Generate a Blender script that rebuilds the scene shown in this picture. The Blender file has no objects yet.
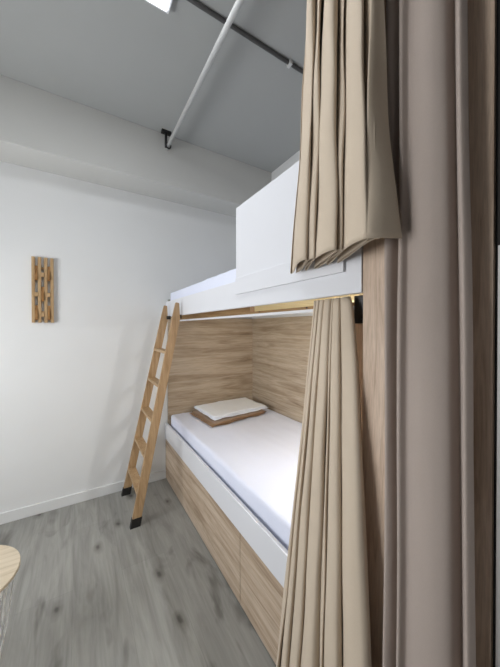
import bpy, bmesh, math, random
from mathutils import Vector, Matrix, noise
random.seed(7)
S = bpy.context.scene
COL = S.collection
PI = math.pi

# ------------------------------------------------------------------ helpers
def lin(r, g, b):
    f = lambda c: (c/255/12.92) if c/255 <= 0.04045 else ((c/255+0.055)/1.055)**2.4
    return (f(r), f(g), f(b), 1.0)

def link(name, bm, mat, parent=None, loc=None, smooth=False, recalc=True):
    """one mesh object; bm is in world coordinates, origin goes to loc"""
    if recalc:
        bmesh.ops.recalc_face_normals(bm, faces=bm.faces)
    if loc is None:
        loc = parent.location.copy() if parent else Vector((0, 0, 0))
    loc = Vector(loc)
    bmesh.ops.translate(bm, verts=bm.verts, vec=-loc)
    me = bpy.data.meshes.new(name)
    bm.to_mesh(me); bm.free()
    if smooth:
        for p in me.polygons: p.use_smooth = True
    o = bpy.data.objects.new(name, me)
    COL.objects.link(o)
    if isinstance(mat, (list, tuple)):
        for m in mat: me.materials.append(m)
    else:
        me.materials.append(mat)
    if parent:
        o.parent = parent
        o.location = loc - WL(parent)
    else:
        o.location = loc
    return o

def WL(o):
    v = Vector((0, 0, 0))
    while o:
        v += o.location; o = o.parent
    return v

def tag(o, label=None, cat=None, group=None, kind=None):
    if label: o['label'] = label
    if cat: o['category'] = cat
    if group: o['group'] = group
    if kind: o['kind'] = kind
    return o

def thing(name, loc, label, cat, group=None):
    o = bpy.data.objects.new(name, None); COL.objects.link(o)
    o.empty_display_size = 0.1
    o.location = loc
    return tag(o, label, cat, group)

def box(bm, x0, x1, y0, y1, z0, z1, bev=0.0, seg=2):
    t = bmesh.new()
    bmesh.ops.create_cube(t, size=1)
    bmesh.ops.scale(t, verts=t.verts, vec=(x1-x0, y1-y0, z1-z0))
    bmesh.ops.translate(t, verts=t.verts, vec=((x0+x1)/2, (y0+y1)/2, (z0+z1)/2))
    if bev > 0:
        bmesh.ops.bevel(t, geom=t.edges[:], offset=bev, segments=seg, affect='EDGES', profile=0.7)
    merge(bm, t)
    return bm

def merge(bm, t):
    vm = {}
    for v in t.verts: vm[v] = bm.verts.new(v.co)
    for f in t.faces:
        nf = bm.faces.new([vm[v] for v in f.verts]); nf.smooth = f.smooth; nf.material_index = f.material_index
    t.free()

def tube(bm, pts, r, n=12, closed=False):
    pts = [Vector(p) for p in pts]
    rings = []
    N = len(pts)
    prev = None
    for i, p in enumerate(pts):
        if closed: d = pts[(i+1) % N] - pts[i-1]
        else: d = pts[min(i+1, N-1)] - pts[max(i-1, 0)]
        d.normalize()
        if prev is None:
            a = Vector((0, 0, 1)) if abs(d.z) < 0.9 else Vector((1, 0, 0))
        else: a = prev
        u = (a - d*a.dot(d)).normalized(); w = d.cross(u); prev = u
        rr = r[i] if isinstance(r, (list, tuple)) else r
        rings.append([bm.verts.new(p + (u*math.cos(2*PI*k/n) + w*math.sin(2*PI*k/n))*rr) for k in range(n)])
    M = N if closed else N-1
    for i in range(M):
        a, b = rings[i], rings[(i+1) % N]
        for k in range(n):
            f = bm.faces.new((a[k], a[(k+1) % n], b[(k+1) % n], b[k])); f.smooth = True
    if not closed:
        bm.faces.new(rings[0][::-1]); bm.faces.new(rings[-1])
    return bm

def prism(bm, poly, axis, a0, a1):
    """extrude a 2D polygon along axis; axis 'y': poly is (x,z)"""
    def P(p, a):
        if axis == 'y': return (p[0], a, p[1])
        if axis == 'x': return (a, p[0], p[1])
        return (p[0], p[1], a)
    A = [bm.verts.new(P(p, a0)) for p in poly]; B = [bm.verts.new(P(p, a1)) for p in poly]
    n = len(poly)
    bm.faces.new(A[::-1]); bm.faces.new(B)
    for i in range(n): bm.faces.new((A[i], A[(i+1) % n], B[(i+1) % n], B[i]))
    return bm

# ------------------------------------------------------------------ materials
def newmat(name):
    m = bpy.data.materials.new(name); m.use_nodes = True
    nt = m.node_tree; b = nt.nodes['Principled BSDF']
    return m, nt, b

def N(nt, t, **kw):
    n = nt.nodes.new(t)
    for k, v in kw.items(): setattr(n, k, v)
    return n

def coords(nt, scale=(1, 1, 1), rot=(0, 0, 0), loc=(0, 0, 0), kind='Object'):
    tc = N(nt, 'ShaderNodeTexCoord'); mp = N(nt, 'ShaderNodeMapping')
    nt.links.new(tc.outputs[kind], mp.inputs['Vector'])
    mp.inputs['Scale'].default_value = scale; mp.inputs['Rotation'].default_value = rot
    mp.inputs['Location'].default_value = loc
    return mp.outputs['Vector']

def tex(nt, vec, scale, detail=4, rough=0.55, dist=0.0):
    n = N(nt, 'ShaderNodeTexNoise'); nt.links.new(vec, n.inputs['Vector'])
    n.inputs['Scale'].default_value = scale; n.inputs['Detail'].default_value = detail
    n.inputs['Roughness'].default_value = rough; n.inputs['Distortion'].default_value = dist
    return n.outputs['Fac']

def ramp(nt, fac, stops):
    r = N(nt, 'ShaderNodeValToRGB'); nt.links.new(fac, r.inputs['Fac'])
    e = r.color_ramp.elements
    while len(e) < len(stops): e.new(0.5)
    for el, (p, c) in zip(e, stops):
        el.position = p; el.color = c
    return r.outputs['Color']

def mix(nt, a, b, fac=0.5, mode='MIX'):
    m = N(nt, 'ShaderNodeMix', data_type='RGBA', blend_type=mode)
    for s, v in ((m.inputs['A'], a), (m.inputs['B'], b), (m.inputs['Factor'], fac)):
        if hasattr(v, 'links'): nt.links.new(v, s)
        else: s.default_value = v
    return m.outputs['Result']

def bump(nt, b, fac, strength=0.1, dist=0.01):
    n = N(nt, 'ShaderNodeBump'); n.inputs['Strength'].default_value = strength
    n.inputs['Distance'].default_value = dist
    nt.links.new(fac, n.inputs['Height']); nt.links.new(n.outputs['Normal'], b.inputs['Normal'])

def plain(name, rgb, rough=0.5, var=0.04, nscale=6, spec=0.5, bmp=0.0, bscale=200, metal=0):
    m, nt, b = newmat(name)
    c = lin(*rgb); d = tuple(x*(1-var) for x in c[:3])+(1,); e = tuple(min(1, x*(1+var)) for x in c[:3])+(1,)
    v = coords(nt)
    nt.links.new(ramp(nt, tex(nt, v, nscale, 3), [(0.3, d), (0.7, e)]), b.inputs['Base Color'])
    b.inputs['Roughness'].default_value = rough; b.inputs['Specular IOR Level'].default_value = spec
    b.inputs['Metallic'].default_value = metal
    if bmp: bump(nt, b, tex(nt, v, bscale, 3), bmp, 0.002)
    return m

def wood(name, dark, midc, light, axis='y', fine=1.0, rough=0.55, contrast=1.0, offs=0.0):
    """laminate / timber with the grain along axis"""
    m, nt, b = newmat(name)
    lo, hi = 1.5*fine, 24*fine
    sc = {'x': (lo, hi, hi), 'y': (hi*1.0, lo, hi), 'z': (hi, hi, lo)}[axis]
    v = coords(nt, sc, loc=(offs, offs, offs))
    n1 = tex(nt, v, 1.0, 6, 0.62, 0.9)
    v2 = coords(nt, tuple(s*7 for s in sc), loc=(offs+3, offs, offs))
    n2 = tex(nt, v2, 1.0, 3, 0.5, 0.3)
    c1 = ramp(nt, n1, [(0.30, lin(*dark)), (0.46, lin(*midc)), (0.62, lin(*light)), (0.8, lin(*midc))])
    c2 = ramp(nt, n2, [(0.35, (1-.22*contrast,)*3+(1,)), (0.6, (1, 1, 1, 1))])
    out = mix(nt, c1, c2, 0.7, 'MULTIPLY')
    nt.links.new(out, b.inputs['Base Color'])
    b.inputs['Roughness'].default_value = rough
    b.inputs['Specular IOR Level'].default_value = 0.35
    bump(nt, b, n2, 0.08, 0.002)
    return m

def floor_mat():
    m, nt, b = newmat('grey_oak_planks')
    # planks run along Y: rotate so the brick rows lie along Y
    tc = N(nt, 'ShaderNodeTexCoord'); mp = N(nt, 'ShaderNodeMapping')
    nt.links.new(tc.outputs['Object'], mp.inputs['Vector'])
    mp.inputs['Rotation'].default_value = (0, 0, PI/2)
    mp.inputs['Location'].default_value = (0.37, 0.03, 0)
    br = N(nt, 'ShaderNodeTexBrick'); nt.links.new(mp.outputs['Vector'], br.inputs['Vector'])
    br.offset = 0.37
    br.inputs['Color1'].default_value = lin(160, 159, 155)
    br.inputs['Color2'].default_value = lin(153, 152, 148)
    br.inputs['Mortar'].default_value = lin(140, 139, 136)
    br.inputs['Scale'].default_value = 1.0
    br.inputs['Mortar Size'].default_value = 0.0009
    br.inputs['Mortar Smooth'].default_value = 0.6
    br.inputs['Brick Width'].default_value = 1.38
    br.inputs['Row Height'].default_value = 0.24
    v = coords(nt, (14, 1.6, 14))
    g = tex(nt, v, 1.0, 6, 0.6, 1.2)
    gc = ramp(nt, g, [(0.28, (0.66, 0.655, 0.64, 1)), (0.5, (0.92, 0.92, 0.91, 1)), (0.72, (1.12, 1.12, 1.11, 1))])
    c = mix(nt, br.outputs['Color'], gc, 0.85, 'MULTIPLY')
    f = tex(nt, coords(nt, (80, 4, 80)), 1.0, 3, 0.55, 0.4)
    c = mix(nt, c, ramp(nt, f, [(0.35, (0.86, 0.86, 0.85, 1)), (0.62, (1, 1, 1, 1))]), 0.7, 'MULTIPLY')
    # soft dark smudges along the grain
    w = tex(nt, coords(nt, (5.5, 2.0, 5), loc=(2.3, 1.1, 0)), 1.0, 3, 0.55, 1.2)
    c = mix(nt, c, ramp(nt, w, [(0.28, (0.50, 0.49, 0.48, 1)), (0.42, (1, 1, 1, 1))]), 0.85, 'MULTIPLY')
    # knots
    vo = N(nt, 'ShaderNodeTexVoronoi', voronoi_dimensions='2D'); vo.inputs['Scale'].default_value = 1.0
    dv = N(nt, 'ShaderNodeVectorMath', operation='ADD')
    nn = N(nt, 'ShaderNodeTexNoise'); nn.inputs['Scale'].default_value = 14
    sc = N(nt, 'ShaderNodeVectorMath', operation='SCALE'); sc.inputs['Scale'].default_value = 0.10
    nt.links.new(coords(nt), nn.inputs['Vector'])
    nt.links.new(nn.outputs['Color'], sc.inputs[0])
    nt.links.new(coords(nt, (3.6, 1.9, 1)), dv.inputs[0]); nt.links.new(sc.outputs['Vector'], dv.inputs[1])
    nt.links.new(dv.outputs['Vector'], vo.inputs['Vector'])
    k = ramp(nt, vo.outputs['Distance'], [(0.02, (0.22, 0.20, 0.19, 1)), (0.05, (0.62, 0.61, 0.59, 1)), (0.13, (1, 1, 1, 1))])
    c = mix(nt, c, k, 0.8, 'MULTIPLY')
    nt.links.new(c, b.inputs['Base Color'])
    b.inputs['Roughness'].default_value = 0.42
    b.inputs['Specular IOR Level'].default_value = 0.35
    bump(nt, b, f, 0.06, 0.002)
    return m

def fabric(name, rgb, rough=0.9, weave=900, translucent=0.0, transp=0.0, sheen=0.2, var=0.05):
    m, nt, b = newmat(name)
    c = lin(*rgb); d = tuple(x*(1-var) for x in c[:3])+(1,)
    v = coords(nt)
    col = ramp(nt, tex(nt, v, 9, 4), [(0.3, d), (0.7, c)])
    wv = tex(nt, coords(nt, (weave, weave, weave*0.25)), 1.0, 2)
    col = mix(nt, col, ramp(nt, wv, [(0.3, (0.9, 0.9, 0.9, 1)), (0.7, (1, 1, 1, 1))]), 0.5, 'MULTIPLY')
    nt.links.new(col, b.inputs['Base Color'])
    b.inputs['Roughness'].default_value = rough; b.inputs['Specular IOR Level'].default_value = 0.15
    b.inputs['Sheen Weight'].default_value = sheen
    bump(nt, b, wv, 0.15, 0.001)
    out = nt.nodes['Material Output']; cur = b.outputs['BSDF']
    if translucent:
        t = N(nt, 'ShaderNodeBsdfTranslucent'); nt.links.new(col, t.inputs['Color'])
        mx = N(nt, 'ShaderNodeMixShader'); mx.inputs[0].default_value = translucent
        nt.links.new(cur, mx.inputs[1]); nt.links.new(t.outputs[0], mx.inputs[2]); cur = mx.outputs[0]
    if transp:
        t = N(nt, 'ShaderNodeBsdfTransparent')
        mx = N(nt, 'ShaderNodeMixShader'); mx.inputs[0].default_value = transp
        nt.links.new(cur, mx.inputs[1]); nt.links.new(t.outputs[0], mx.inputs[2]); cur = mx.outputs[0]
    nt.links.new(cur, out.inputs['Surface'])
    return m

def emit(name, rgb, s):
    m, nt, b = newmat(name)
    b.inputs['Base Color'].default_value = (0.9, 0.9, 0.9, 1)
    b.inputs['Emission Color'].default_value = rgb + (1,)
    b.inputs['Emission Strength'].default_value = s
    return m

M = dict(
    wall=plain('white_wall_paint', (228, 229, 229), 0.75, 0.012, 3, 0.25, 0.06, 120),
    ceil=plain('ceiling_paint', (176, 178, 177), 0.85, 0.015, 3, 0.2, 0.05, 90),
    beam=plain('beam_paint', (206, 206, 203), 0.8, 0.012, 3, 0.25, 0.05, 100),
    base=plain('baseboard_paint', (226, 227, 227), 0.5, 0.01),
    floor=floor_mat(),
    white=plain('white_lacquer', (222, 223, 228), 0.38, 0.008, 4, 0.4),
    greyend=plain('grey_edge', (150, 150, 140), 0.5, 0.03),
    oak_h=wood('oak_laminate_across', (146, 126, 104), (178, 160, 138), (196, 180, 160), 'x', offs=1.7),
    oak_y=wood('oak_laminate_along', (146, 126, 104), (178, 160, 138), (196, 180, 160), 'y', offs=5.2),
    oak_d=wood('oak_laminate_drawer', (152, 130, 108), (184, 163, 141), (202, 184, 164), 'y', offs=9.1),
    oak_v=wood('oak_laminate_upright', (172, 148, 128), (202, 178, 157), (214, 192, 172), 'z', fine=2.0, offs=2.4),
    pine=wood('ladder_timber', (154, 122, 86), (174, 142, 105), (188, 159, 123), 'z', fine=1.6, rough=0.45),
    pine_y=wood('bed_timber', (128, 98, 62), (150, 118, 80), (166, 136, 96), 'y', fine=1.6, rough=0.5),
    slat=wood('pale_slat_timber', (232, 210, 150), (244, 226, 168), (250, 236, 186), 'x', fine=1.4, rough=0.6),
    rack=wood('rack_timber', (158, 126, 88), (182, 150, 110), (198, 168, 128), 'z', fine=3.0, rough=0.5),
    peg=wood('peg_timber', (120, 84, 46), (150, 108, 62), (166, 124, 78), 'z', fine=3.0, rough=0.5),
    birch=wood('birch_veneer', (188, 172, 148), (202, 187, 163), (212, 198, 176), 'x', fine=1.5, rough=0.5, contrast=0.5),
    black=plain('black_rubber', (26, 25, 25), 0.6, 0.1),
    metalblk=plain('black_metal', (22, 22, 23), 0.4, 0.1),
    pipe=plain('white_painted_pipe', (214, 215, 214), 0.45, 0.03),
    cond=plain('dark_grey_conduit', (92, 92, 92), 0.5, 0.05),
    wire=plain('white_wire', (232, 231, 228), 0.4, 0.02),
    sheet=fabric('white_cotton_sheet', (227, 231, 247), 0.85, 700, sheen=0.1, var=0.015),
    towel=fabric('white_towelling', (246, 249, 255), 0.95, 350, sheen=0.3, var=0.03),
    blanket=fabric('brown_blanket', (150, 119, 90), 0.95, 400, sheen=0.3, var=0.12),
    tan=fabric('tan_curtain_cloth', (212, 196, 176), 0.85, 900, translucent=0.10, sheen=0.1, var=0.03),
    sheer=fabric('taupe_sheer_cloth', (204, 190, 181), 0.8, 900, translucent=0.30, transp=0.10, sheen=0.15, var=0.03),
    dark=plain('painted_shade', (34, 32, 30), 0.7, 0.05),  # shade put into the colour, for the opening and the gap
    grey=plain('pale_grey_panel', (232, 230, 228), 0.5, 0.02),
)

# ------------------------------------------------------------------ room
WB, XL, XR, YF, H = 2.62, -1.55, 1.70, -2.4, 3.0
def struct(name, bm, mat, loc=(0, 0, 0), **k):
    return tag(link(name, bm, mat, None, loc, **k), kind='structure')

struct('floor', box(bmesh.new(), XL-.1, XR+.1, YF-.1, WB+.1, -.1, 0), M['floor'])
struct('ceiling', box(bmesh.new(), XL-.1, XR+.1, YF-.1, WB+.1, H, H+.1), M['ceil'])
struct('wall_back', box(bmesh.new(), XL-.1, XR+.1, WB, WB+.1, 0, H), M['wall'])
struct('wall_front', box(bmesh.new(), XL-.1, XR+.1, YF-.1, YF, 0, H), M['wall'])
struct('wall_right', box(bmesh.new(), XR, XR+.1, YF, WB, 0, H), M['wall'])
# left wall with a window opening
wy0, wy1, wz0, wz1 = 0.72, 2.02, 0.70, 1.95
bm = bmesh.new()
box(bm, XL-.1, XL, YF, wy0, 0, H); box(bm, XL-.1, XL, wy1, WB, 0, H)
box(bm, XL-.1, XL, wy0, wy1, 0, wz0); box(bm, XL-.1, XL, wy0, wy1, wz1, H)
struct('wall_left', bm, M['wall'])
win = thing('window_1', (XL, (wy0+wy1)/2, wz0), None, None); win['kind'] = 'structure'
bm = bmesh.new()
for a in ((wy0, wy0+.05, wz0, wz1), (wy1-.05, wy1, wz0, wz1), (wy0, wy1, wz0, wz0+.05), (wy0, wy1, wz1-.05, wz1),
          ((wy0+wy1)/2-.03, (wy0+wy1)/2+.03, wz0, wz1)):
    box(bm, XL-.08, XL-.03, *a, bev=.004)
link('window_frame', bm, M['base'], win)
gm, nt, gb = newmat('window_glass')
t = N(nt, 'ShaderNodeBsdfTransparent'); g = N(nt, 'ShaderNodeBsdfGlossy'); g.inputs['Roughness'].default_value = 0.02
mx = N(nt, 'ShaderNodeMixShader'); mx.inputs[0].default_value = 0.06
nt.links.new(t.outputs[0], mx.inputs[1]); nt.links.new(g.outputs[0], mx.inputs[2])
nt.links.new(mx.outputs[0], nt.nodes['Material Output'].inputs['Surface'])
link('window_pane', box(bmesh.new(), XL-.06, XL-.055, wy0+.05, wy1-.05, wz0+.05, wz1-.05), gm, win)
# ceiling beam along the back wall
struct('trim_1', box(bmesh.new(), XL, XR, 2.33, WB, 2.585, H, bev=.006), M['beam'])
# baseboard
struct('baseboard_back', box(bmesh.new(), XL, 0.69, WB-.014, WB, 0, .078, bev=.004), M['base'])
struct('baseboard_left', box(bmesh.new(), XL, XL+.014, YF, WB-.014, 0, .078, bev=.004), M['base'])

# ------------------------------------------------------------------ bunk bed
BX0, BX1, BY0, BY1 = 0.69, 1.655, 0.507, WB-.002
bed = thing('bunk_bed', ((BX0+BX1)/2, (BY0+BY1)/2, 0), 'built-in bunk bed with oak laminate panels and white rails', 'bunk bed')
link('base_carcass', box(bmesh.new(), BX0+.022, BX1, BY0, BY1, 0, .36), M['oak_d'], bed)
tag(link('fixed_front', box(bmesh.new(), BX0, BX0+.02, 2.133, BY1, 0.004, .368, bev=.0015), M['oak_d'], bed), 'narrow fixed oak front by the wall')
for i, (a, b_) in enumerate(((1.213, 2.129), (BY0+.002, 1.209))):
    d = link('drawer', box(bmesh.new(), BX0-.001, BX0+.02, a, b_, 0.008, .368, bev=.0015), M['oak_d'], bed)
tag(link('lower_rail', box(bmesh.new(), BX0-.004, BX0+.016, BY0, BY1, .372, .515, bev=.003), M['white'], bed), 'white lower side rail')
link('end_panel', box(bmesh.new(), BX0+.02, BX1-.018, BY1-.02, BY1, .36, 1.50), M['oak_h'], bed)
link('back_panel', box(bmesh.new(), BX1-.018, BX1, BY0+.02, BY1, .36, 1.50), M['oak_y'], bed)
link('mattress_base', box(bmesh.new(), BX0+.03, BX1-.02, BY0+.02, BY1-.022, .36, .40), M['oak_d'], bed)
# upper bunk
ur = link('upper_rail', box(bmesh.new(), BX0, BX0+.022, BY0+.003, BY1-.012, 1.502, 1.64, bev=.003), M['white'], bed)
tag(ur, 'white upper side rail')
link('rail_end_cap', box(bmesh.new(), BX0+.022, BX0+.06, BY1-.03, BY1, 1.50, 1.665, bev=.002), M['greyend'], bed)
gp = link('guard_panel', box(bmesh.new(), BX0-.004, BX0+.014, .565, 1.247, 1.642, 2.01, bev=.002), M['white'], bed)
tag(gp, 'white guard board above the upper rail')
link('guard_batten', box(bmesh.new(), BX0-.010, BX0-.0005, .567, 1.245, 1.570, 1.652, bev=.002), M['white'], bed)
link('bearer', box(bmesh.new(), .80, .835, BY0+.03, BY1-.03, 1.476, 1.488, bev=.002), M['pine_y'], bed)
link('packer', box(bmesh.new(), .802, .833, 1.30, BY1-.03, 1.4885, 1.5245, bev=.001), M['pine_y'], bed)
bm = bmesh.new()
box(bm, BX0+.024, BX1-.02, BY0+.02, BY1-.03, 1.525, 1.54)
link('bunk_underside', bm, M['slat'], bed)
link('upper_back_panel', box(bmesh.new(), BX1-.018, BX1, BY0+.02, BY1, 1.502, 1.95, bev=.002), M['white'], bed)
for y in (.85, 1.20):
    bm = bmesh.new(); tube(bm, [(.796, y, 1.483), (.80, y, 1.483)], .0035, 8)
    link('screw', bm, M['metalblk'], bed)

link('foot_post', box(bmesh.new(), .785, .81, BY0+.002, .625, .40, 1.474, bev=.002), M['oak_v'], bed)
# mattresses
def mattress(name, x0, x1, y0, y1, z0, z1, label, seed):
    bm = bmesh.new()
    box(bm, x0, x1, y0, y1, z0, z1, bev=.035, seg=5)
    # densify
    bmesh.ops.subdivide_edges(bm, edges=[e for e in bm.edges if e.calc_length() > .2], cuts=30, use_grid_fill=True)
    bmesh.ops.remove_doubles(bm, verts=bm.verts, dist=1e-5)
    for v in bm.verts:
        p = v.co
        if p.z > z0+.05:
            n = noise.noise(Vector((p.x*4+seed, p.y*3, 0)))*.004 + noise.noise(Vector((p.x*16, p.y*5+seed, 2)))*.0022
            r = abs(noise.noise(Vector((p.x*5+p.y*4+seed, p.y*1.5, 5))))
            v.co.z += n + max(0, .06-r)*.06
            s = noise.noise(Vector((p.y*9, p.z*14, seed)))*.004
            if p.x < x0+.03: v.co.x += s
    o = link(name, bm, M['sheet'], None, ((x0+x1)/2, (y0+y1)/2, z0), smooth=True)
    return tag(o, label, 'mattress')
mattress('mattress', .728, 1.628, .63, 2.588, .401, .592, 'white sheeted mattress on the lower bunk', 1.3)
mattress('mattress', .722, 1.628, .545, 2.582, 1.541, 1.727, 'white sheeted mattress on the upper bunk', 6.1)

# folded sheets tucked along the foot of the lower mattress (small rumple near the curtain)
def folded(name, corners, z0, layers, th, mat, label, cat, seed, edge=.02):
    """pile of folded cloth layers; corners = four xy in order"""
    bm = bmesh.new()
    cx = sum(c[0] for c in corners)/4; cy = sum(c[1] for c in corners)/4
    n = 22
    for L in range(layers):
        t = bmesh.new()
        sh = 1-.03*L*0.6
        jx, jy = random.uniform(-.016, .016), random.uniform(-.016, .016)
        g = {}
        zb, zt = z0+L*th, z0+(L+1)*th
        def pos(u, v):
            a = Vector(corners[0]).lerp(Vector(corners[1]), u); b_ = Vector(corners[3]).lerp(Vector(corners[2]), u)
            p = a.lerp(b_, v)
            return Vector((cx+(p.x-cx)*sh+jx, cy+(p.y-cy)*sh+jy))
        top, bot = [], []
        for i in range(n+1):
            rt, rb = [], []
            for j in range(n+1):
                u, v = i/n, j/n
                p = pos(u, v)
                e = min(u, 1-u, v, 1-v)
                w = 1-math.exp(-e*75)
                wob = noise.noise(Vector((p.x*9+seed, p.y*9, L*1.2)))*.009
                q = p + Vector((noise.noise(Vector((p.y*9, L*2.1, seed)))*.022, noise.noise(Vector((p.x*9, L*1.7, seed+4)))*.022))
                mid = (zb+zt)/2
                rt.append(t.verts.new((q.x, q.y, mid+(zt-mid)*w+wob*w)))
                rb.append(t.verts.new((q.x, q.y, mid-(mid-zb)*w + (wob*w if L else 0))))
            top.append(rt); bot.append(rb)
        for i in range(n):
            for j in range(n):
                t.faces.new((top[i][j], top[i+1][j], top[i+1][j+1], top[i][j+1]))
                t.faces.new((bot[i][j], bot[i][j+1], bot[i+1][j+1], bot[i+1][j]))
        per = [(i, 0) for i in range(n)] + [(n, j) for j in range(n)] + [(n-i, n) for i in range(n)] + [(0, n-j) for j in range(n)]
        for k in range(len(per)):
            (a, b2), (c, d) = per[k], per[(k+1) % len(per)]
            t.faces.new((top[a][b2], bot[a][b2], bot[c][d], top[c][d]))
        bmesh.ops.remove_doubles(t, verts=t.verts, dist=1e-6)
        for f in t.faces: f.smooth = True
        merge(bm, t)
    o = link(name, bm, mat, None, (cx, cy, z0), smooth=True)
    return tag(o, label, cat)
folded('blanket', [(.915, 2.05), (1.50, 2.14), (1.515, 2.585), (.885, 2.52)], .5985, 2, .0135, M['blanket'],
       'folded brown blanket lying under the white towel on the lower bunk', 'blanket', 2.0)
folded('towel', [(.955, 2.11), (1.56, 2.17), (1.55, 2.575), (.94, 2.545)], .6305, 3, .0105, M['towel'],
       'folded white towel on the brown blanket on the lower bunk', 'towel', 7.0)

# ------------------------------------------------------------------ ladder
lad = thing('ladder', (.5, 2.3, 0), 'honey-coloured wooden ladder with black feet leaning on the upper bunk rail', 'ladder')
Lx0, Lx1, Lz1 = .335, .664, 1.592
def lrail(yb, yt):
    d = Vector((Lx1-Lx0, yt-yb, Lz1)); L = d.length
    nrm = Vector((Lz1, 0, -(Lx1-Lx0))).normalized()     # in the XZ plane, across the rail
    hw, ht = .030, .0125
    bm = bmesh.new()
    base = Vector((Lx0, yb, 0))
    secs = []
    for s, w0, w1 in ((0.0, -hw, hw), (.93, -hw, hw), (1.0, -hw+.004, -hw+.030)):
        c = base + d*s
        z_off = 0
        ring = []
        for w, y in ((w0, -ht), (w1, -ht), (w1, ht), (w0, ht)):
            p = c + nrm*w + Vector((0, y, 0))
            if s == 0.0: p -= d*((p.z-0.0)/d.z)       # foot cut level with the floor
            ring.append(bm.verts.new(p))
        secs.append(ring)
    for a, b_ in zip(secs, secs[1:]):
        for k in range(4): bm.faces.new((a[k], a[(k+1) % 4], b_[(k+1) % 4], b_[k]))
    bm.faces.new(secs[0][::-1]); bm.faces.new(secs[-1])
    return bm, base, d, nrm
RY = ((2.085, 2.125), (2.53, 2.465))
for yb, yt in RY:
    bm, base, d, nrm = lrail(yb, yt)
    bmesh.ops.bevel(bm, geom=bm.edges[:], offset=.0025, segments=2, affect='EDGES')
    r = link('rail', bm, M['pine'], lad)
    # rubber foot: a sleeve round the rail end
    fb = bmesh.new()
    rings = []
    for zz in (0.0, .062):
        ring = []
        for w, y in ((-.033, -.0155), (.033, -.0155), (.033, .0155), (-.033, .0155)):
            p = base + nrm*w + Vector((0, y, 0)); p += d*((zz-p.z)/d.z)
            ring.append(fb.verts.new(p))
        rings.append(ring)
    for k in range(4): fb.faces.new((rings[0][k], rings[0][(k+1) % 4], rings[1][(k+1) % 4], rings[1][k]))
    fb.faces.new(rings[0][::-1]); fb.faces.new(rings[1])
    link('foot', fb, M['black'], r)
for z in (.215, .465, .715, .965, 1.215):
    s = z/Lz1
    cx = Lx0+(Lx1-Lx0)*s
    y0 = RY[0][0]+(RY[0][1]-RY[0][0])*s+.0115; y1 = RY[1][0]+(RY[1][1]-RY[1][0])*s-.0115
    bm = box(bmesh.new(), cx-.031, cx+.031, y0, y1, z-.011, z+.011, bev=.003)
    link('rung', bm, M['pine_y'] if False else M['pine'], lad)
# steel hooks that hold the ladder to the rail
for y in (2.145, 2.442):
    link('hook', box(bmesh.new(), .655, .689, y-.008, y+.008, 1.475, 1.505, bev=.003), M['metalblk'], lad)

# ------------------------------------------------------------------ curtain tracks and curtains
def catmull(P, n):
    out = []
    m = len(P)
    for i in range(m-1):
        p0 = P[max(i-1, 0)]; p1 = P[i]; p2 = P[i+1]; p3 = P[min(i+2, m-1)]
        for k in range(n):
            t = k/n
            out.append(.5*((2*p1)+(p2-p0)*t+(2*p0-5*p1+4*p2-p3)*t*t+(3*p1-p0-3*p2+p3)*t**3))
    out.append(P[-1].copy())
    return out

def curtain(name, top, bot, z_top, z_bot, mat, label, prof=1.0, thick=.002, n=8, nz=60, wob=.004, seed=0.0, zhem=None, hem=None):
    A = catmull([Vector(p) for p in top], n); B = catmull([Vector(p) for p in bot], n)
    bm = bmesh.new(); rows = []
    for j in range(nz+1):
        v = j/nz
        row = []
        for i, (a, b_) in enumerate(zip(A, B)):
            f = v**(prof(i/(len(A)-1)) if callable(prof) else prof)
            p = a.lerp(b_, f)
            z = z_top+(z_bot-z_top)*v
            if hem: z += hem(i/(len(A)-1))*max(0, v-.8)/.2
            w = noise.noise(Vector((i*.035+seed, v*5, seed)))*wob*min(1, v*4)
            w2 = noise.noise(Vector((i*.035+seed, v*5, seed+9)))*wob*min(1, v*4)
            row.append(bm.verts.new((p.x+w, p.y+w2, z)))
        rows.append(row)
    for j in range(nz):
        for i in range(len(A)-1):
            f = bm.faces.new((rows[j][i], rows[j][i+1], rows[j+1][i+1], rows[j+1][i])); f.smooth = True
    loc = (sum(p.x for p in B)/len(B), sum(p.y for p in B)/len(B), z_bot)
    o = link(name, bm, mat, None, loc, smooth=True)
    m = o.modifiers.new('thickness', 'SOLIDIFY'); m.thickness = thick; m.offset = 0
    return tag(o, label, 'curtain')

def folds(p0, p1, widths, amp, nrm=(-.74, -.67), omega=.06, seed=1, tail=(), loose=False):
    """plan of a gathered cloth: rounded tube folds bulging along nrm between narrow deep valleys"""
    rnd = random.Random(seed)
    p0, p1, nv = Vector(p0), Vector(p1), Vector(nrm).normalized()
    tot = sum(widths); s = 0; wm = tot/len(widths); out = [p0-nv*amp*.8]
    for w in widths:
        a = amp*(.55+.45*min(1.5, w/wm))*rnd.uniform(.9, 1.1); o = omega
        tight = ((.01, -.85), (.02, -.7), (.07-o, -.15), (.16-o, .50), (.30, .90), (.50, 1.0), (.70, .90), (.86+o, .45), (.94+o, -.2), (.98, -.7), (.99, -.85), (1.0, -.95))
        open_ = ((.23, -.97), (.29, -.6), (.20, -.15), (.07, .5), (.18, .9), (.5, 1.05), (.82, .9), (.93, .5), (.80, -.15), (.71, -.6), (.77, -.97), (1.0, -1.05))
        for u, d in (open_ if loose else tight):
            out.append(p0.lerp(p1, (s+w*u)/tot)+nv*a*d)
        s += w
    return out + [Vector(p) for p in tail]

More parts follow.
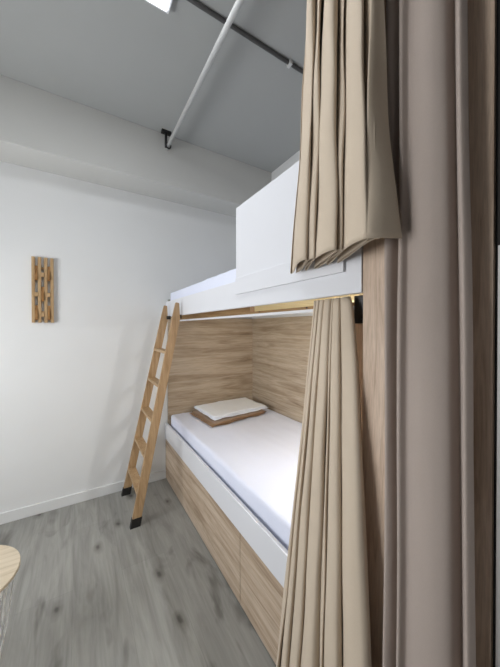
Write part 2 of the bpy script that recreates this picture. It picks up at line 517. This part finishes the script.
# upper curtain: gathered at the foot end of the upper bunk
tw = [1.0, .6, 1.5, .5, 1.4, .6]
up_top = folds((.622, .655), (.618, .425), tw, .030, seed=3)
up_bot = folds((.612, .714), (.600, .432), tw, .090, nrm=(-.52, -.85), seed=5, loose=True)
up_top[-5:] = [Vector(p) for p in ((.590, .412), (.592, .408), (.597, .404), (.604, .400), (.612, .397))]
up_bot[-5:] = [Vector(p) for p in ((.540, .395), (.545, .380), (.562, .366), (.585, .355), (.605, .345))]
up = curtain('curtain', up_top, up_bot, 2.79, 1.597, M['tan'],
        'short tan curtain gathered high beside the white guard board of the upper bunk', prof=lambda u: 1.7 if u < .90 else 1.7+(u-.90)*26, seed=2.0, wob=.007, nz=80)
ut = thing('curtain_track', (.6, .54, 2.797), 'white curtain track above the short tan curtain, fixed to the upright oak board', 'curtain track')
link('track_bar', box(bmesh.new(), .585, .635, .30, .78, 2.797, 2.822, bev=.003), M['white'], ut)
for y in (.46, .34):
    link('bracket', box(bmesh.new(), .63, .69, y-.012, y+.012, 2.80, 2.818, bev=.002), M['white'], ut)

# lower curtain: hangs from the track under the upper bunk, falls outside the lower rail
tr = thing('curtain_track', (.745, 1.5, 1.455), 'white curtain track running under the upper bunk rail', 'curtain track')
link('track_bar', box(bmesh.new(), .745, .758, .570, 2.594, 1.458, 1.471, bev=.003), M['white'], tr)
bm = bmesh.new()
box(bm, .7435, .7645, .530, .577, 1.414, 1.5015, bev=.004)
box(bm, .739, .745, .542, .556, 1.428, 1.49, bev=.002)
tube(bm, [(.734, .549, 1.436), (.745, .549, 1.436)], .009, 12)
tag(link('end_bracket', bm, M['metalblk'], tr), 'black end bracket')
lw = [.45, .8, 1.0, 1.5, .35, 1.3, 1.8]
lo_top = folds((.727, .735), (.725, .576), lw, .011, seed=8)
lo_bot = folds((.613, .832), (.606, .394), lw, .042, seed=9)
curtain('curtain', lo_top, lo_bot, 1.498, .03, M['tan'],
        'long tan curtain hanging from under the upper bunk to the floor', prof=lambda u: 1.08-.50*u, seed=5.0, wob=.005, nz=70)

# sheer taupe curtain in front of the partition board
sh_top = [(.674, .412), (.650, .412), (.640, .402), (.646, .392), (.664, .384), (.648, .376), (.638, .364), (.650, .352),
          (.644, .338), (.638, .320), (.638, .302), (.646, .288), (.664, .281), (.652, .274), (.642, .266), (.652, .258)]
sh_bot = [(.670, .405), (.640, .404), (.622, .396), (.632, .386), (.658, .380), (.634, .372), (.616, .360), (.628, .348),
          (.622, .330), (.616, .305), (.616, .275), (.626, .248), (.656, .240), (.636, .230), (.622, .218), (.636, .206)]
curtain('curtain', sh_top, sh_bot, 2.771, .02, M['sheer'],
        'long translucent taupe curtain hanging in front of the upright oak board', prof=.9, thick=.0015, seed=11.0, wob=.004, nz=80)
bm = bmesh.new(); box(bm, .637, .6895, .215, .44, 2.772, 2.790, bev=.002)
tag(link('curtain_track', bm, M['white'], None, (.66, .32, 2.772)), 'short white track holding the translucent taupe curtain', 'curtain track')

# ------------------------------------------------------------------ partition board and its neighbour
tag(link('partition_board', box(bmesh.new(), .69, 1.66, .213, .505, 0, H-.002, bev=.0015), M['oak_v'], None, (1.17, .36, 0)),
    'tall upright oak laminate board at the foot of the bunk', 'partition board')
struct('wall_right_front', box(bmesh.new(), .692, .73, YF+.002, .2065, 0, 1.56), M['grey'])
struct('opening_shade', box(bmesh.new(), .692, .73, YF+.002, .2065, 1.56, H), M['dark'])  # added dark sheet, stands in for the shaded opening over the pale panel
struct('gap_shade', box(bmesh.new(), .70, .728, .2065, .213, 0, H), M['dark'])  # dark strip painted as the shade inside the narrow gap

# ------------------------------------------------------------------ ceiling pipe, hanger, conduit
bm = bmesh.new(); tube(bm, [(.63, YF, 2.888), (.63, 0, 2.888), (.63, 2.328, 2.888)], .0140, 16)
tag(link('ceiling_pipe', bm, M['pipe'], None, (.63, 0, 2.888)), 'long thin white pipe running below the ceiling to the beam', 'pipe')
hg = thing('pipe_hanger', (.63, 2.29, H), 'black pipe hanger fixed to the ceiling beside the beam', 'pipe hanger')
link('plate', box(bmesh.new(), .575, .650, 2.272, 2.308, 2.978, H, bev=.003), M['metalblk'], hg)
bm = bmesh.new(); tube(bm, [(.612, 2.29, 2.985), (.612, 2.29, 2.868)], .011, 10)
link('rod', bm, M['metalblk'], hg)
bm = bmesh.new()
tube(bm, [(.63+.021*math.cos(a), 2.29, 2.888+.021*math.sin(a)) for a in [2*PI*k/20 for k in range(20)]], .0055, 8, closed=True)
link('clamp', bm, M['metalblk'], hg)
cd = thing('conduit', (.4, 1.305, H), 'thin dark grey conduit crossing the ceiling above the pipe', 'conduit')
bm = bmesh.new(); tube(bm, [(XL+.001, 1.305, 2.990), (XR-.001, 1.305, 2.989)], .0108, 10)
link('conduit_tube', bm, M['cond'], cd)
bm = bmesh.new(); box(bm, 1.075, 1.095, 1.288, 1.322, 2.974, H, bev=.003)
tag(link('clip', bm, M['pipe'], cd), 'small pale clip')

# ------------------------------------------------------------------ ceiling lights
def panel(x0, x1, y0, y1, label, strength):
    t = thing('ceiling_light', ((x0+x1)/2, (y0+y1)/2, H), label, 'ceiling light')
    bm = bmesh.new()
    for a in ((x0, x0+.012, y0, y1), (x1-.012, x1, y0, y1), (x0+.012, x1-.012, y0, y0+.012), (x0+.012, x1-.012, y1-.012, y1)):
        box(bm, *a, 2.972, H)
    link('frame', bm, M['white'], t)
    link('diffuser', box(bmesh.new(), x0+.012, x1-.012, y0+.012, y1-.012, 2.968, 2.992), emit('panel_glow', (.93, .965, 1.0), strength), t)
    return t
panel(-.21, .39, .81, 1.41, 'glowing square ceiling light panel left of the white pipe', 7)

# lamp under the upper bunk
lp = thing('bunk_lamp', (1.28, .80, 1.525), 'small round lamp under the upper bunk behind the lower curtain', 'lamp')
bm = bmesh.new(); tube(bm, [(1.28, .80, 1.5248), (1.28, .80, 1.508)], .045, 24)
link('lamp_housing', bm, M['white'], lp)
bm = bmesh.new(); tube(bm, [(1.28, .80, 1.508), (1.28, .80, 1.494)], [.040, .032], 24)
link('lamp_lens', bm, emit('lamp_glow', (.93, .97, 1.0), 440), lp)

# ------------------------------------------------------------------ wall rack
rk = thing('wall_rack', (-.226, WB, 1.44), 'slatted wooden coat rack with fold-down pegs on the white wall', 'coat rack')
rx0, sw, gp_ = -.293, .0195, .0185
for i in range(4):
    x = rx0+i*(sw+gp_)
    link('slat', box(bmesh.new(), x, x+sw, WB-.026, WB-.004, 1.44, 1.93, bev=.002), M['rack'], rk)
rows = {0: (1.80, 1.505), 1: (1.645, ), 2: (1.80, 1.505)}
for i in range(3):
    x = rx0+sw+i*(sw+gp_)+.001
    for z in rows[i]:
        bm = bmesh.new()
        prism(bm, [(WB-.036, z-.03), (WB-.022, z-.045), (WB-.006, z-.035), (WB-.006, z+.055), (WB-.020, z+.065), (WB-.028, z+.03)], 'x', x, x+gp_-.002)
        link('peg', bm, M['peg'], rk)
    for z in {0: (1.65,), 1: (1.80, 1.50), 2: (1.65,)}[i]:
        link('spacer', box(bmesh.new(), x-.001, x+gp_-.001, WB-.030, WB-.010, z-.016, z+.016, bev=.002), M['rack'], rk)
for z in (1.52, 1.85):
    link('wall_bracket', box(bmesh.new(), rx0+.02, rx0+.115, WB-.006, WB, z-.008, z+.008), M['rack'], rk)

# ------------------------------------------------------------------ wire basket side table
tcx, tcy, tz, trr = -.412, 1.497, .415, .200
tb = thing('side_table', (tcx, tcy, 0), 'small round side table with pale wood top on a white wire basket', 'side table')
bm = bmesh.new(); tube(bm, [(tcx, tcy, tz-.014), (tcx, tcy, tz-.011), (tcx, tcy, tz-.002), (tcx, tcy, tz)], [trr-.003, trr, trr, trr-.002], 72)
link('tabletop', bm, M['birch'], tb)
def rad(z):
    k = z/tz
    return .118+.072*k**.75
for k in range(18):
    a0 = 2*PI*k/18; tw_ = (.55 if k % 2 else -.55)*(1+.35*math.sin(k*2.3)); ph = k*1.7
    pts = []
    for j in range(17):
        z = .004+(tz-.018)*j/16
        a = a0+tw_*(j/16)+.10*math.sin(ph+j*.45)
        pts.append((tcx+rad(z)*math.cos(a), tcy+rad(z)*math.sin(a), z))
    bm = bmesh.new(); tube(bm, pts, .0026, 8)
    link('wire', bm, M['wire'], tb)
for z, r in ((.006, rad(.006)), (tz-.017, rad(tz-.017))):
    bm = bmesh.new()
    tube(bm, [(tcx+r*math.cos(2*PI*i/48), tcy+r*math.sin(2*PI*i/48), z) for i in range(48)], .0025, 6, closed=True)
    link('ring', bm, M['wire'], tb)

# ------------------------------------------------------------------ light
def area(name, loc, rot, sx, sy, power, col=(1, 1, 1)):
    l = bpy.data.lights.new(name, 'AREA'); l.shape = 'RECTANGLE'; l.size = sx; l.size_y = sy; l.energy = power; l.color = col
    o = bpy.data.objects.new(name, l); COL.objects.link(o); o.location = loc; o.rotation_euler = rot
    return o
area('window_daylight', (XL-.14, (wy0+wy1)/2, (wz0+wz1)/2), (0, -PI/2, 0), wz1-wz0, wy1-wy0, 38, (.99, 1.0, 1.0))
w = bpy.data.worlds.new('world'); S.world = w; w.use_nodes = True
w.node_tree.nodes['Background'].inputs['Color'].default_value = (.75, .85, 1, 1)
w.node_tree.nodes['Background'].inputs['Strength'].default_value = 0.6

# ------------------------------------------------------------------ camera
cam = bpy.data.cameras.new('camera'); co = bpy.data.objects.new('camera', cam); COL.objects.link(co)
cam.sensor_fit = 'AUTO'; cam.sensor_width = 36; cam.lens = 278/667*36
cam.clip_start = .01
pitch = .4
co.location = (0, 0, 1.4)
co.rotation_euler = (math.radians(90-pitch), 0, math.radians(-31.7))
cam.shift_y = -(5.5-278*math.tan(math.radians(pitch)))/667
S.camera = co
S.view_settings.view_transform = 'Standard'; S.view_settings.look = 'None'
S.view_settings.gamma = 1; S.view_settings.use_curve_mapping = False
S.view_settings.exposure = 0.42
